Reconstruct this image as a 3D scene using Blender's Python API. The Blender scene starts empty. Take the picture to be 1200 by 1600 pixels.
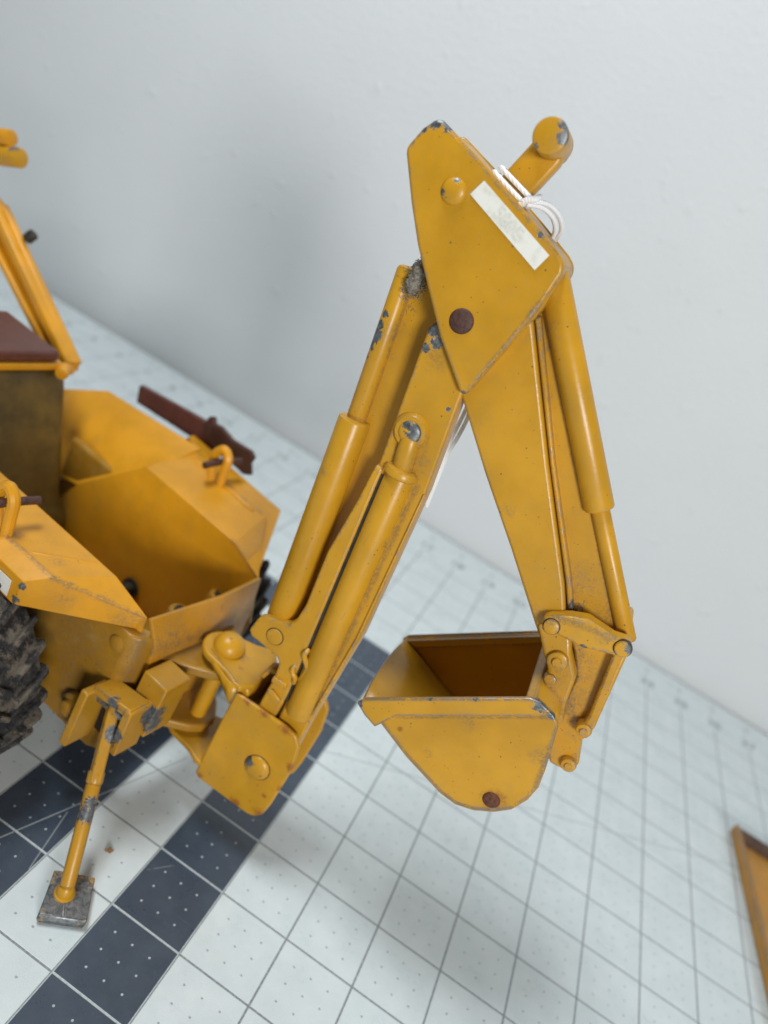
import bpy, bmesh, math, random
from mathutils import Vector, Matrix
S = 0.0254                     # the scene is written in inches (the mat's squares are one inch)
random.seed(4)
sc = bpy.context.scene
col = sc.collection

# ------------------------------------------------------------------ camera
CAM = Vector((1.62434, -5.97951, 8.80703))
RX = Vector((0.841793, 0.322520, 0.432857))      # camera right
RY = Vector((0.520097, -0.269923, -0.810333))    # camera down
RZ = Vector((-0.144510, 0.907261, -0.394961))    # camera forward
cd = bpy.data.cameras.new('camera')
cam = bpy.data.objects.new('camera', cd); col.objects.link(cam)
m = Matrix.Identity(4)
for i in range(3):
    m[i][0], m[i][1], m[i][2], m[i][3] = RX[i], -RY[i], -RZ[i], CAM[i] * S
cam.matrix_world = m
cd.sensor_fit = 'VERTICAL'; cd.sensor_height = 24.0; cd.sensor_width = 18.0
cd.lens = 1194.97 / 1600 * 24.0
cd.clip_start = 0.005; cd.clip_end = 20
cd.dof.use_dof = True; cd.dof.focus_distance = 8.0 * S; cd.dof.aperture_fstop = 5.8
sc.camera = cam

# ------------------------------------------------------------------ light
w = bpy.data.worlds.new('World'); sc.world = w; w.use_nodes = True
bg = w.node_tree.nodes['Background']
bg.inputs[0].default_value = (0.90, 0.97, 1.0, 1); bg.inputs[1].default_value = 0.075
def area(name, loc, target, size, power, color=(1, 1, 1), size_y=None):
    l = bpy.data.lights.new(name, 'AREA'); o = bpy.data.objects.new(name, l); col.objects.link(o)
    l.shape = 'RECTANGLE'; l.size = size * S; l.size_y = (size_y or size) * S
    l.energy = power; l.color = color
    o.location = Vector(loc) * S
    o.rotation_euler = (Vector(target) - Vector(loc)).to_track_quat('-Z', 'Y').to_euler()
    return o
area('softbox_lamp', (22, -31, 13), (-5, 10, 6), 9.5, 9.4, (1.0, 0.985, 0.965))
area('ceiling_lamp', (-13, -3, 36), (-1, 4, 0), 13, 6.8, (0.93, 0.98, 1.0), 8)
sc.view_settings.view_transform = 'Standard'; sc.view_settings.look = 'None'
sc.view_settings.exposure = -0.15; sc.view_settings.gamma = 1.0

# ------------------------------------------------------------------ node helpers
class NT:
    def __init__(s, name):
        s.mat = bpy.data.materials.new(name); s.mat.use_nodes = True
        s.t = s.mat.node_tree; s.b = s.t.nodes['Principled BSDF']
        s._pos = None
    def n(s, typ, **kw):
        nd = s.t.nodes.new(typ)
        for k, v in kw.items(): setattr(nd, k, v)
        return nd
    def put(s, sock, v):
        if hasattr(v, 'is_output') or isinstance(v, bpy.types.NodeSocket): s.t.links.new(v, sock)
        else: sock.default_value = v
    def m(s, op, a, b=0.0, c=0.0, clamp=False):
        nd = s.n('ShaderNodeMath', operation=op); nd.use_clamp = clamp
        s.put(nd.inputs[0], a); s.put(nd.inputs[1], b); s.put(nd.inputs[2], c)
        return nd.outputs[0]
    def pos(s):                                   # position in inches
        if s._pos is None:
            g = s.n('ShaderNodeNewGeometry'); v = s.n('ShaderNodeVectorMath', operation='SCALE')
            s.t.links.new(g.outputs['Position'], v.inputs[0]); v.inputs['Scale'].default_value = 1 / S
            s._pos = v.outputs[0]
        return s._pos
    def noise(s, scale, detail=3, rough=0.5, vec=None, dist=0.0):
        nd = s.n('ShaderNodeTexNoise'); s.put(nd.inputs['Vector'], vec or s.pos())
        nd.inputs['Scale'].default_value = scale; nd.inputs['Detail'].default_value = detail
        nd.inputs['Roughness'].default_value = rough; nd.inputs['Distortion'].default_value = dist
        return nd.outputs['Fac']
    def ramp(s, v, lo, hi):
        nd = s.n('ShaderNodeMapRange'); nd.interpolation_type = 'SMOOTHSTEP'
        s.put(nd.inputs['Value'], v); nd.inputs['From Min'].default_value = lo; nd.inputs['From Max'].default_value = hi
        return nd.outputs[0]
    def mix(s, f, a, b):
        nd = s.n('ShaderNodeMix', data_type='RGBA')
        s.put(nd.inputs[0], f)
        for k, v in ((6, a), (7, b)):
            if isinstance(v, tuple): v = (*v, 1) if len(v) == 3 else v
            s.put(nd.inputs[k], v)
        return nd.outputs[2]
    def spot(s, p, r, n, soft=0.35):              # a worn patch round a point, its outline broken by noise n
        d = s.n('ShaderNodeVectorMath', operation='DISTANCE'); s.put(d.inputs[0], s.pos()); d.inputs[1].default_value = p
        q = s.m('ADD', s.m('DIVIDE', d.outputs['Value'], r), s.m('MULTIPLY', s.m('SUBTRACT', n, 0.5), 2.4))
        return s.ramp(q, 1.0, 1.0 - soft)
    def streak(s, p, q, r, n):                    # a dusty line along a seam, broken by noise n
        p, q = Vector(p), Vector(q); d = q - p; L = d.length; d.normalize()
        v = s.n('ShaderNodeVectorMath', operation='SUBTRACT'); s.put(v.inputs[0], s.pos()); v.inputs[1].default_value = p
        dt = s.n('ShaderNodeVectorMath', operation='DOT_PRODUCT'); s.t.links.new(v.outputs[0], dt.inputs[0]); dt.inputs[1].default_value = d
        k = s.m('MINIMUM', s.m('MAXIMUM', dt.outputs['Value'], 0.0), L)
        sc_ = s.n('ShaderNodeVectorMath', operation='SCALE'); sc_.inputs[0].default_value = d; s.t.links.new(k, sc_.inputs['Scale'])
        ds = s.n('ShaderNodeVectorMath', operation='DISTANCE'); s.t.links.new(v.outputs[0], ds.inputs[0]); s.t.links.new(sc_.outputs[0], ds.inputs[1])
        u = s.m('ADD', s.m('DIVIDE', ds.outputs['Value'], r), s.m('MULTIPLY', s.m('SUBTRACT', n, 0.5), 2.0))
        return s.ramp(u, 1.0, 0.1)
    def bump(s, h, strength, dist=0.01):
        nd = s.n('ShaderNodeBump'); nd.inputs['Strength'].default_value = strength
        nd.inputs['Distance'].default_value = dist * S; s.put(nd.inputs['Height'], h)
        s.t.links.new(nd.outputs[0], s.b.inputs['Normal'])

def rgb(*h): # srgb 0-255 -> linear
    return tuple((c / 255 / 12.92) if c / 255 <= 0.04045 else ((c / 255 + 0.055) / 1.055) ** 2.4 for c in h)

YEL = (0.525, 0.265, 0.012)
def paint(name, base=YEL, chips=(), dust=(), rust=(), edge=0.5, seed=0.0, rough=0.31, streaks=(), dirt=0.35, specks=1.0):
    t = NT(name)
    off = t.n('ShaderNodeVectorMath', operation='ADD'); t.put(off.inputs[0], t.pos()); off.inputs[1].default_value = (seed * 7.3, seed * 3.1, seed * 5.7)
    pv = off.outputs[0]
    n1 = t.noise(1.3, 4, 0.55, pv); n2 = t.noise(15, 8, 0.74, pv, 0.8); nd = t.noise(4.5, 7, 0.75, pv, 1.2); n3 = t.noise(34, 3, 0.6, pv)
    c = t.mix(t.ramp(n1, 0.3, 0.72), tuple(x * 0.86 for x in base), tuple(min(1, x * 1.08) for x in base))
    c = t.mix(t.m('MULTIPLY', t.ramp(t.noise(24, 6, 0.7, pv), 0.45, 0.75), 0.22), c, (0.42, 0.27, 0.08))
    # sallow film of handling dirt
    c = t.mix(t.m('MULTIPLY', t.ramp(t.noise(3.1, 5, 0.7, pv), 0.48, 0.78), dirt), c, (0.36, 0.22, 0.05))
    # fine black specks
    vor = t.n('ShaderNodeTexVoronoi'); t.put(vor.inputs['Vector'], pv); vor.inputs['Scale'].default_value = 11
    vc = t.n('ShaderNodeSeparateColor'); t.t.links.new(vor.outputs['Color'], vc.inputs[0])
    sp = t.m('MULTIPLY', t.m('LESS_THAN', t.m('ADD', vor.outputs['Distance'], t.m('MULTIPLY', n3, 0.10)), 0.155),
             t.m('GREATER_THAN', vc.outputs[0], 1 - 0.16 * specks))
    c = t.mix(t.m('MULTIPLY', sp, 0.75), c, (0.06, 0.045, 0.03))
    vor2 = t.n('ShaderNodeTexVoronoi'); t.put(vor2.inputs['Vector'], pv); vor2.inputs['Scale'].default_value = 24
    vc2 = t.n('ShaderNodeSeparateColor'); t.t.links.new(vor2.outputs['Color'], vc2.inputs[0])
    sp2 = t.m('MULTIPLY', t.m('LESS_THAN', t.m('ADD', vor2.outputs['Distance'], t.m('MULTIPLY', n3, 0.2)), 0.25), t.m('GREATER_THAN', vc2.outputs[0], 1 - 0.10 * specks))
    c = t.mix(t.m('MULTIPLY', sp2, 0.7), c, (0.07, 0.05, 0.03))
    # fine dark scratches, stretched noise
    mp = t.n('ShaderNodeMapping'); t.put(mp.inputs[0], pv); mp.inputs['Rotation'].default_value = (0.4, 0.9, 0.5); mp.inputs['Scale'].default_value = (26, 26, 2.2)
    sn = t.noise(1.0, 4, 0.6, mp.outputs[0])
    c = t.mix(t.m('MULTIPLY', t.ramp(sn, 0.68, 0.76), 0.40), c, (0.20, 0.13, 0.05))
    for p, r in dust:
        k = t.m('MULTIPLY', t.spot(p, r * 1.25, nd, 1.1), t.ramp(t.m('ADD', t.m('MULTIPLY', n3, 0.5), t.m('MULTIPLY', n2, 0.5)), 0.40, 0.62))
        c = t.mix(t.m('MULTIPLY', k, 0.78), c, t.mix(n2, (0.10, 0.065, 0.035), (0.30, 0.20, 0.10)))
    for p, q, r in streaks:
        k = t.m('MULTIPLY', t.streak(p, q, r, nd), t.ramp(t.m('ADD', t.m('MULTIPLY', n3, 0.5), t.m('MULTIPLY', n2, 0.5)), 0.34, 0.60))
        c = t.mix(t.m('MULTIPLY', k, 0.72), c, t.mix(n2, (0.09, 0.06, 0.03), (0.26, 0.17, 0.08)))
    for p, r in rust:
        k = t.spot(p, r, n2, 0.8)
        c = t.mix(t.m('MULTIPLY', k, 0.8), c, (0.24, 0.075, 0.012))
    # bare grey metal on worn edges and in chips
    bv = t.n('ShaderNodeBevel', samples=4); bv.inputs['Radius'].default_value = 0.045 * S
    g = t.n('ShaderNodeNewGeometry'); dp = t.n('ShaderNodeVectorMath', operation='DOT_PRODUCT')
    t.t.links.new(bv.outputs[0], dp.inputs[0]); t.t.links.new(g.outputs['Normal'], dp.inputs[1])
    e = t.ramp(dp.outputs['Value'], 0.997, 0.965)
    e = t.m('MULTIPLY', e, t.ramp(n2, 0.60 - 0.12 * edge, 0.66 - 0.12 * edge))
    chip = t.m('MULTIPLY', e, min(1.0, edge * 2))
    for p, r in chips:
        chip = t.m('MAXIMUM', chip, t.spot(p, r, n2, 0.22))
    metal = t.mix(t.ramp(n2, 0.3, 0.7), (0.07, 0.076, 0.084), (0.27, 0.28, 0.285))
    c = t.mix(chip, c, metal)
    t.t.links.new(c, t.b.inputs['Base Color'])
    t.put(t.b.inputs['Metallic'], t.m('MULTIPLY', chip, 0.65))
    r = t.m('ADD', rough - 0.08, t.m('MULTIPLY', n1, 0.22))
    t.put(t.b.inputs['Roughness'], t.m('MAXIMUM', r, t.m('MULTIPLY', chip, 0.42)))
    t.b.inputs['Specular IOR Level'].default_value = 0.38
    h = t.m('SUBTRACT', t.m('MULTIPLY', t.noise(16, 3, 0.6, pv), 0.35), t.m('MULTIPLY', chip, 0.8))
    t.bump(h, 0.35, 0.012)
    return t.mat

def simple(name, c1, c2, scale=12, rough=0.5, metallic=0.0, bump=0.3, bscale=40):
    t = NT(name)
    n = t.noise(scale, 5, 0.65)
    t.t.links.new(t.mix(t.ramp(n, 0.3, 0.7), c1, c2), t.b.inputs['Base Color'])
    t.b.inputs['Metallic'].default_value = metallic
    t.put(t.b.inputs['Roughness'], t.m('ADD', rough - 0.1, t.m('MULTIPLY', n, 0.2)))
    if bump: t.bump(t.noise(bscale, 4, 0.6), bump, 0.015)
    return t.mat

# ------------------------------------------------------------------ mesh helpers
ROOT_INV = {}
def V(x, l, z):                                   # tractor frame: x rearwards, l towards the far side, z up
    a = math.radians(11); c, s_ = math.cos(a), math.sin(a)
    return Vector((-0.62 + x * c + l * s_, 2.0 - x * s_ + l * c, z))
def obj(name, verts, faces, mat, parent=None, bevel=0.0, seg=2, smooth=True, solid=0.0, ang=35):
    me = bpy.data.meshes.new(name)
    me.from_pydata([tuple(Vector(v) * S) for v in verts], [], faces)
    bm = bmesh.new(); bm.from_mesh(me); bmesh.ops.recalc_face_normals(bm, faces=bm.faces); bm.to_mesh(me); bm.free()
    o = bpy.data.objects.new(name, me); col.objects.link(o)
    me.materials.append(mat)
    if smooth:
        for p in me.polygons: p.use_smooth = True
        me.set_sharp_from_angle(angle=math.radians(ang))
    if solid:
        md = o.modifiers.new('solid', 'SOLIDIFY'); md.thickness = solid * S; md.offset = -1; md.use_even_offset = True
    if bevel:
        md = o.modifiers.new('bevel', 'BEVEL'); md.width = bevel * S; md.segments = seg; md.limit_method = 'ANGLE'
        md.angle_limit = math.radians(30); md.harden_normals = False
    if parent: attach(o, parent)
    return o
def attach(o, parent):
    o.parent = parent
    base = parent
    while base.parent: base = base.parent
    o.matrix_parent_inverse = Matrix.Translation(-base.location) if parent is base else Matrix.Identity(4)
def prism(name, pts, y0, y1, mat, parent, bevel=0.02, **kw):   # side outline (x, z) given a width in y
    n = len(pts)
    vs = [(x, y0, z) for x, z in pts] + [(x, y1, z) for x, z in pts]
    fs = [tuple(range(n)), tuple(range(2 * n - 1, n - 1, -1))] + [(i, (i + 1) % n, n + (i + 1) % n, n + i) for i in range(n)]
    return obj(name, vs, fs, mat, parent, bevel, **kw)
def plate(name, pts, z0, z1, mat, parent, bevel=0.02, frame=None, **kw):  # plan outline given a thickness in z
    n = len(pts); fr = frame or (lambda x, y, z: Vector((x, y, z)))
    vs = [fr(x, y, z0) for x, y in pts] + [fr(x, y, z1) for x, y in pts]
    fs = [tuple(range(n)), tuple(range(2 * n - 1, n - 1, -1))] + [(i, (i + 1) % n, n + (i + 1) % n, n + i) for i in range(n)]
    return obj(name, vs, fs, mat, parent, bevel, **kw)
def basis(d):
    d = Vector(d).normalized(); u = d.cross(Vector((0, 0, 1)) if abs(d.z) < 0.9 else Vector((1, 0, 0))).normalized()
    return d, u, d.cross(u)
def lathe(name, p0, axis, prof, mat, parent, n=28, **kw):      # prof: (distance along axis, radius)
    d, u, v = basis(axis); p0 = Vector(p0); vs, fs = [], []
    for a, r in prof:
        for i in range(n):
            t = 2 * math.pi * i / n; vs.append(p0 + d * a + (u * math.cos(t) + v * math.sin(t)) * max(r, 1e-4))
    for k in range(len(prof) - 1):
        for i in range(n):
            j = (i + 1) % n; fs.append((k * n + i, k * n + j, (k + 1) * n + j, (k + 1) * n + i))
    fs.append(tuple(range(n))); fs.append(tuple(range(len(prof) * n - 1, (len(prof) - 1) * n - 1, -1)))
    return obj(name, vs, fs, mat, parent, **kw)
def rod(name, p0, p1, r, mat, parent, b=0.02, n=28, r1=None, **kw):
    p0, p1 = Vector(p0), Vector(p1); L = (p1 - p0).length; r1 = r1 or r
    return lathe(name, p0, p1 - p0, [(0, r - b), (b * 0.3, r - b * 0.3), (b, r), (L - b, r1), (L - b * 0.3, r1 - b * 0.3), (L, r1 - b)], mat, parent, n, **kw)
def rivet(name, x, z, y, r, h, mat, parent, n=24):             # domed head facing -y
    prof = [(0.04, r)] + [(-h * math.sin(a), r * math.cos(a)) for a in [k * math.pi / 2 / 6 for k in range(7)]]
    return lathe(name, (x, y, z), (0, 1, 0), prof[1:][::-1] + [(0.06, r)], mat, parent, n)
def bolt(name, x, z, y, r, h, mat, parent):                    # flat pin end facing -y
    return lathe(name, (x, y, z), (0, 1, 0), [(-h, r * 0.86), (-h * 0.85, r * 0.96), (-h * 0.6, r), (0.06, r)], mat, parent, 24)
def seam(x, z, y, r, parent):                                  # dark gap round a pin
    return lathe('pin_seam', (x, y, z), (0, 1, 0), [(-0.003, r + 0.005), (-0.002, r + 0.012), (0.03, r + 0.012)], DARK, parent, 24)
def tube(name, pts, r, mat, parent=None, n=10, cyc=False, sub=8):
    P = [Vector(p) for p in pts]; Q = []
    for i in range(len(P) - 1):
        a = P[max(i - 1, 0)]; b = P[i]; c = P[i + 1]; d = P[min(i + 2, len(P) - 1)]
        for k in range(sub):
            t = k / sub
            Q.append(0.5 * ((2 * b) + (c - a) * t + (2 * a - 5 * b + 4 * c - d) * t * t + (3 * b - a - 3 * c + d) * t ** 3))
    Q.append(P[-1]); vs, fs = [], []
    u = None
    for i, q in enumerate(Q):
        d = (Q[min(i + 1, len(Q) - 1)] - Q[max(i - 1, 0)]).normalized()
        if u is None: u = basis(d)[1]
        u = (u - d * u.dot(d)).normalized(); v = d.cross(u)
        for k in range(n):
            t = 2 * math.pi * k / n; vs.append(q + (u * math.cos(t) + v * math.sin(t)) * r)
    for i in range(len(Q) - 1):
        for k in range(n): fs.append((i * n + k, i * n + (k + 1) % n, (i + 1) * n + (k + 1) % n, (i + 1) * n + k))
    fs.append(tuple(range(n))); fs.append(tuple(range(len(Q) * n - 1, (len(Q) - 1) * n - 1, -1)))
    return obj(name, vs, fs, mat, parent)
def box(name, c, ax, ay, az, mat, parent, bevel=0.02):         # centre and three half-extent vectors
    c, ax, ay, az = map(Vector, (c, ax, ay, az)); vs = []
    for i in (-1, 1):
        for j in (-1, 1):
            for k in (-1, 1): vs.append(c + ax * i + ay * j + az * k)
    fs = [(0, 1, 3, 2), (4, 6, 7, 5), (0, 4, 5, 1), (2, 3, 7, 6), (0, 2, 6, 4), (1, 5, 7, 3)]
    return obj(name, vs, fs, mat, parent, bevel)
def vbox(name, x0, x1, l0, l1, z0, z1, mat, parent, bevel=0.02):
    return plate(name, [(x0, l0), (x1, l0), (x1, l1), (x0, l1)], z0, z1, mat, parent, bevel, frame=V)
def vprism(name, pts, l0, l1, mat, parent, bevel=0.02, **kw):   # side outline (x, z) in the tractor frame
    n = len(pts)
    vs = [V(x, l0, z) for x, z in pts] + [V(x, l1, z) for x, z in pts]
    fs = [tuple(range(n)), tuple(range(2 * n - 1, n - 1, -1))] + [(i, (i + 1) % n, n + (i + 1) % n, n + i) for i in range(n)]
    return obj(name, vs, fs, mat, parent, bevel, **kw)
def tag(o, label, cat, group=None):
    o['label'] = label; o['category'] = cat
    if group: o['group'] = group

# ------------------------------------------------------------------ the setting: wall, table and printed mat
def wall_mat():
    t = NT('painted_wall')
    n = t.noise(0.5, 3)
    t.t.links.new(t.mix(n, (0.60, 0.62, 0.63), (0.635, 0.655, 0.665)), t.b.inputs['Base Color'])
    t.b.inputs['Roughness'].default_value = 0.62
    h = t.m('ADD', t.m('MULTIPLY', t.noise(7.5, 5, 0.6), 0.8), t.m('MULTIPLY', t.ramp(t.noise(2.2, 2), 0.66, 0.76), 0.5))
    t.bump(h, 0.5, 0.06)
    return t.mat
def mat_mat():
    t = NT('printed_mat')
    sx = t.n('ShaderNodeSeparateXYZ'); t.put(sx.inputs[0], t.pos()); x, y = sx.outputs[0], sx.outputs[1]
    def rng(v, a, b): return t.m('MULTIPLY', t.m('GREATER_THAN', v, a), t.m('LESS_THAN', v, b))
    def band(x0, x1, ytop):                        # one corner of a printed dark frame
        a = t.m('MULTIPLY', rng(x, x0, x1), t.m('LESS_THAN', y, ytop))
        b = t.m('MULTIPLY', rng(y, ytop - 1, ytop), t.m('LESS_THAN', x, x1))
        return t.m('MAXIMUM', a, b)
    dark = t.m('MAXIMUM', band(0, 1, 8), band(-2, -1, 6))
    def near(v, per, w): # distance to multiples of per below w
        d = t.m('ABSOLUTE', t.m('SUBTRACT', t.m('FRACT', t.m('ADD', t.m('DIVIDE', v, per), 0.5)), 0.5))
        return t.m('MULTIPLY', d, per)
    lx, ly = near(x, 1, 0), near(y, 1, 0)
    ln = t.ramp(t.m('MINIMUM', lx, ly), 0.017, 0.010)
    dx, dy = near(x, 0.25, 0), near(y, 0.25, 0)
    dd = t.m('SQRT', t.m('ADD', t.m('MULTIPLY', dx, dx), t.m('MULTIPLY', dy, dy)))
    inner = t.m('MULTIPLY', t.m('GREATER_THAN', lx, 0.1), t.m('GREATER_THAN', ly, 0.1))
    dot = t.m('MULTIPLY', t.ramp(dd, 0.019, 0.010), inner)
    lim = t.m('LESS_THAN', y, 13.55)
    ln = t.m('MULTIPLY', ln, lim); dot = t.m('MULTIPLY', dot, lim)
    def seg(ax, ay, bx, by, wd):                   # one straight printed line or knife score
        L = math.hypot(bx - ax, by - ay); ux, uy = (bx - ax) / L, (by - ay) / L
        px, py = t.m('SUBTRACT', x, ax), t.m('SUBTRACT', y, ay)
        s_ = t.m('ADD', t.m('MULTIPLY', px, ux), t.m('MULTIPLY', py, uy))
        d = t.m('ABSOLUTE', t.m('SUBTRACT', t.m('MULTIPLY', px, uy), t.m('MULTIPLY', py, ux)))
        return t.m('MULTIPLY', t.ramp(d, wd, wd * 0.5), rng(s_, 0, L))
    fine0 = t.noise(16, 4, 0.6)
    diag = t.m('MAXIMUM', seg(1.0, 4.32, 13, 10.3, 0.014), seg(-2.6, -3.1, -0.6, 2.5, 0.012))
    score = t.m('MAXIMUM', seg(-1.02, -0.27, -1.23, 0.62, 0.010), t.m('MULTIPLY', seg(0.05, 0.62, 0.28, 0.90, 0.005), t.ramp(fine0, 0.45, 0.55)))
    n = t.noise(2.0, 5, 0.6); fine = t.noise(22, 4, 0.6); blot = t.noise(0.55, 3)
    wht = t.mix(t.ramp(n, 0.3, 0.75), (0.595, 0.66, 0.672), (0.665, 0.722, 0.735))
    wht = t.mix(t.m('MULTIPLY', t.ramp(blot, 0.55, 0.75), 0.25), wht, (0.58, 0.63, 0.66))
    wht = t.mix(t.m('MULTIPLY', t.ramp(t.noise(1.1, 2), 0.70, 0.8), 0.25), wht, (0.60, 0.56, 0.68))
    drk = t.mix(t.ramp(n, 0.3, 0.75), (0.044, 0.063, 0.092), (0.060, 0.082, 0.114))
    drk = t.mix(t.m('MULTIPLY', t.ramp(fine, 0.60, 0.8), 0.12), drk, (0.4, 0.45, 0.5))
    c = t.mix(dark, wht, drk)
    ink = t.m('MAXIMUM', ln, t.m('MAXIMUM', t.m('MULTIPLY', dot, t.m('ADD', 0.75, t.m('MULTIPLY', dark, 0.2))), t.m('MULTIPLY', diag, 0.65)))
    edge = t.m('MULTIPLY', t.ramp(fine, 0.30, 0.5), ink)
    c = t.mix(t.m('MULTIPLY', t.m('MAXIMUM', t.m('MULTIPLY', ink, 0.8), edge), 0.92), c, t.mix(dark, (0.19, 0.21, 0.225), (0.50, 0.55, 0.56)))
    c = t.mix(t.m('MULTIPLY', score, t.m('MULTIPLY', dark, 0.4)), c, (0.55, 0.6, 0.62))
    vor = t.n('ShaderNodeTexVoronoi'); t.put(vor.inputs['Vector'], t.pos()); vor.inputs['Scale'].default_value = 4.5
    vc = t.n('ShaderNodeSeparateColor'); t.t.links.new(vor.outputs['Color'], vc.inputs[0])
    spk = t.m('MULTIPLY', t.m('LESS_THAN', t.m('ADD', vor.outputs['Distance'], t.m('MULTIPLY', fine, 0.09)), 0.1), t.m('GREATER_THAN', vc.outputs[0], 0.93))
    c = t.mix(t.m('MULTIPLY', spk, 0.5), c, (0.16, 0.16, 0.14))
    for rot, sx_, thr in ((0.5, 3.0, 0.73), (1.9, 4.0, 0.74)):       # hairline knife scars
        mp = t.n('ShaderNodeMapping'); t.put(mp.inputs[0], t.pos()); mp.inputs['Rotation'].default_value = (0, 0, rot); mp.inputs['Scale'].default_value = (0.45, 26 * sx_ / 3, 1)
        sn = t.noise(1.0, 3, 0.5, mp.outputs[0])
        c = t.mix(t.m('MULTIPLY', t.ramp(sn, thr, thr + 0.04), 0.30), c, (0.34, 0.37, 0.39))
    t.t.links.new(c, t.b.inputs['Base Color'])
    t.put(t.b.inputs['Roughness'], t.m('ADD', 0.22, t.m('MULTIPLY', n, 0.14)))
    t.b.inputs['Specular IOR Level'].default_value = 0.5
    t.bump(t.m('SUBTRACT', t.m('MULTIPLY', t.noise(60, 2), 0.25), t.m('ADD', t.m('MULTIPLY', dot, 1.0), t.m('MULTIPLY', ln, 0.5))), 0.35, 0.02)
    return t.mat
WALL_Y = 15.3
wl = obj('wall', [(-70, WALL_Y, -0.1), (70, WALL_Y, -0.1), (70, WALL_Y, 70), (-70, WALL_Y, 70), (-70, WALL_Y + 2, -0.1), (70, WALL_Y + 2, -0.1), (70, WALL_Y + 2, 70), (-70, WALL_Y + 2, 70)],
         [(0, 1, 2, 3), (4, 7, 6, 5), (0, 4, 5, 1), (3, 2, 6, 7), (0, 3, 7, 4), (1, 5, 6, 2)], wall_mat(), smooth=False)
wl['kind'] = 'structure'
tb = obj('table_top', [(x, y, z) for z in (-1.1, -0.1) for x, y in ((-70, -40), (70, -40), (70, WALL_Y - 0.02), (-70, WALL_Y - 0.02))],
         [(0, 3, 2, 1), (4, 5, 6, 7), (0, 1, 5, 4), (1, 2, 6, 5), (2, 3, 7, 6), (3, 0, 4, 7)], simple('table_laminate', (0.5, 0.52, 0.52), (0.55, 0.57, 0.57)), smooth=False)
tb['kind'] = 'structure'
mt = plate('cutting_mat', [(-30, -26), (30, -26), (30, 15.05), (-30, 15.05)], -0.097, 0.0, mat_mat(), None, 0.02)
tag(mt, 'white cutting mat printed with inch grid, quarter inch dots and dark stripes', 'mat')
INK = simple('mat_ink', (0.12, 0.14, 0.155), (0.16, 0.18, 0.19), bump=0)
for k in range(-16, 13):                            # ruler numerals along the mat's edge by the wall
    cu = bpy.data.curves.new('numeral', 'FONT'); cu.body = str(k + 17); cu.size = 0.42 * S; cu.align_x = 'CENTER'; cu.align_y = 'CENTER'
    tmp = bpy.data.objects.new('tmp', cu); col.objects.link(tmp)
    me = bpy.data.meshes.new_from_object(tmp.evaluated_get(bpy.context.evaluated_depsgraph_get()))
    bpy.data.objects.remove(tmp)
    o = bpy.data.objects.new('numeral', me); col.objects.link(o); me.materials.append(INK)
    o.location = Vector((k + 0.02, 13.8, 0.004)) * S; o.parent = mt
    tk = obj('ruler_tick', [(k - .012, 14.3, .004), (k + .012, 14.3, .004), (k + .012, 14.62, .004), (k - .012, 14.62, .004)], [(0, 1, 2, 3)], INK, mt, smooth=False)

# ------------------------------------------------------------------ the toy backhoe loader
toy = bpy.data.objects.new('toy_backhoe_loader', None); col.objects.link(toy)
toy.location = Vector((-2.8, 2.4, 0)) * S; toy.empty_display_size = 0.01
bpy.context.view_layer.update()
tag(toy, 'worn yellow die-cast toy backhoe loader with raised digging arm', 'toy')

RUST = simple('rusty_brown_metal', (0.045, 0.022, 0.018), (0.10, 0.04, 0.026), 25, 0.6, 0.2, 0.5)
BROWN = simple('brown_paint', (0.075, 0.022, 0.016), (0.11, 0.035, 0.025), 6, 0.45, 0, 0.2)
STEEL = simple('bare_grey_metal', (0.16, 0.18, 0.20), (0.42, 0.46, 0.50), 14, 0.3, 0.85, 0.3)
LEAD = simple('dull_grey_casting', (0.11, 0.115, 0.12), (0.19, 0.195, 0.20), 10, 0.5, 0.5, 0.5)
DARK = simple('dark_interior_metal', (0.02, 0.018, 0.014), (0.05, 0.04, 0.025), 8, 0.55, 0.2, 0.3)
OLIVE = simple('shaded_olive_paint', (0.06, 0.040, 0.010), (0.16, 0.098, 0.018), 1.3, 0.40, 0.1, 0.3)  # yellow paint below the seat, its shade put into the colour
LINT = simple('grey_dust_lint', (0.08, 0.07, 0.055), (0.30, 0.27, 0.22), 30, 0.95, 0, 0.8)
YM = 2.0
def sym(name, pts, y0, y1, mat, parent, **kw):      # a near piece and its mirror on the far side
    a = prism(name, pts, y0, y1, mat, parent, **kw)
    b = prism(name, pts, 2 * YM - y1, 2 * YM - y0, mat, parent, **kw)
    return a, b

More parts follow.
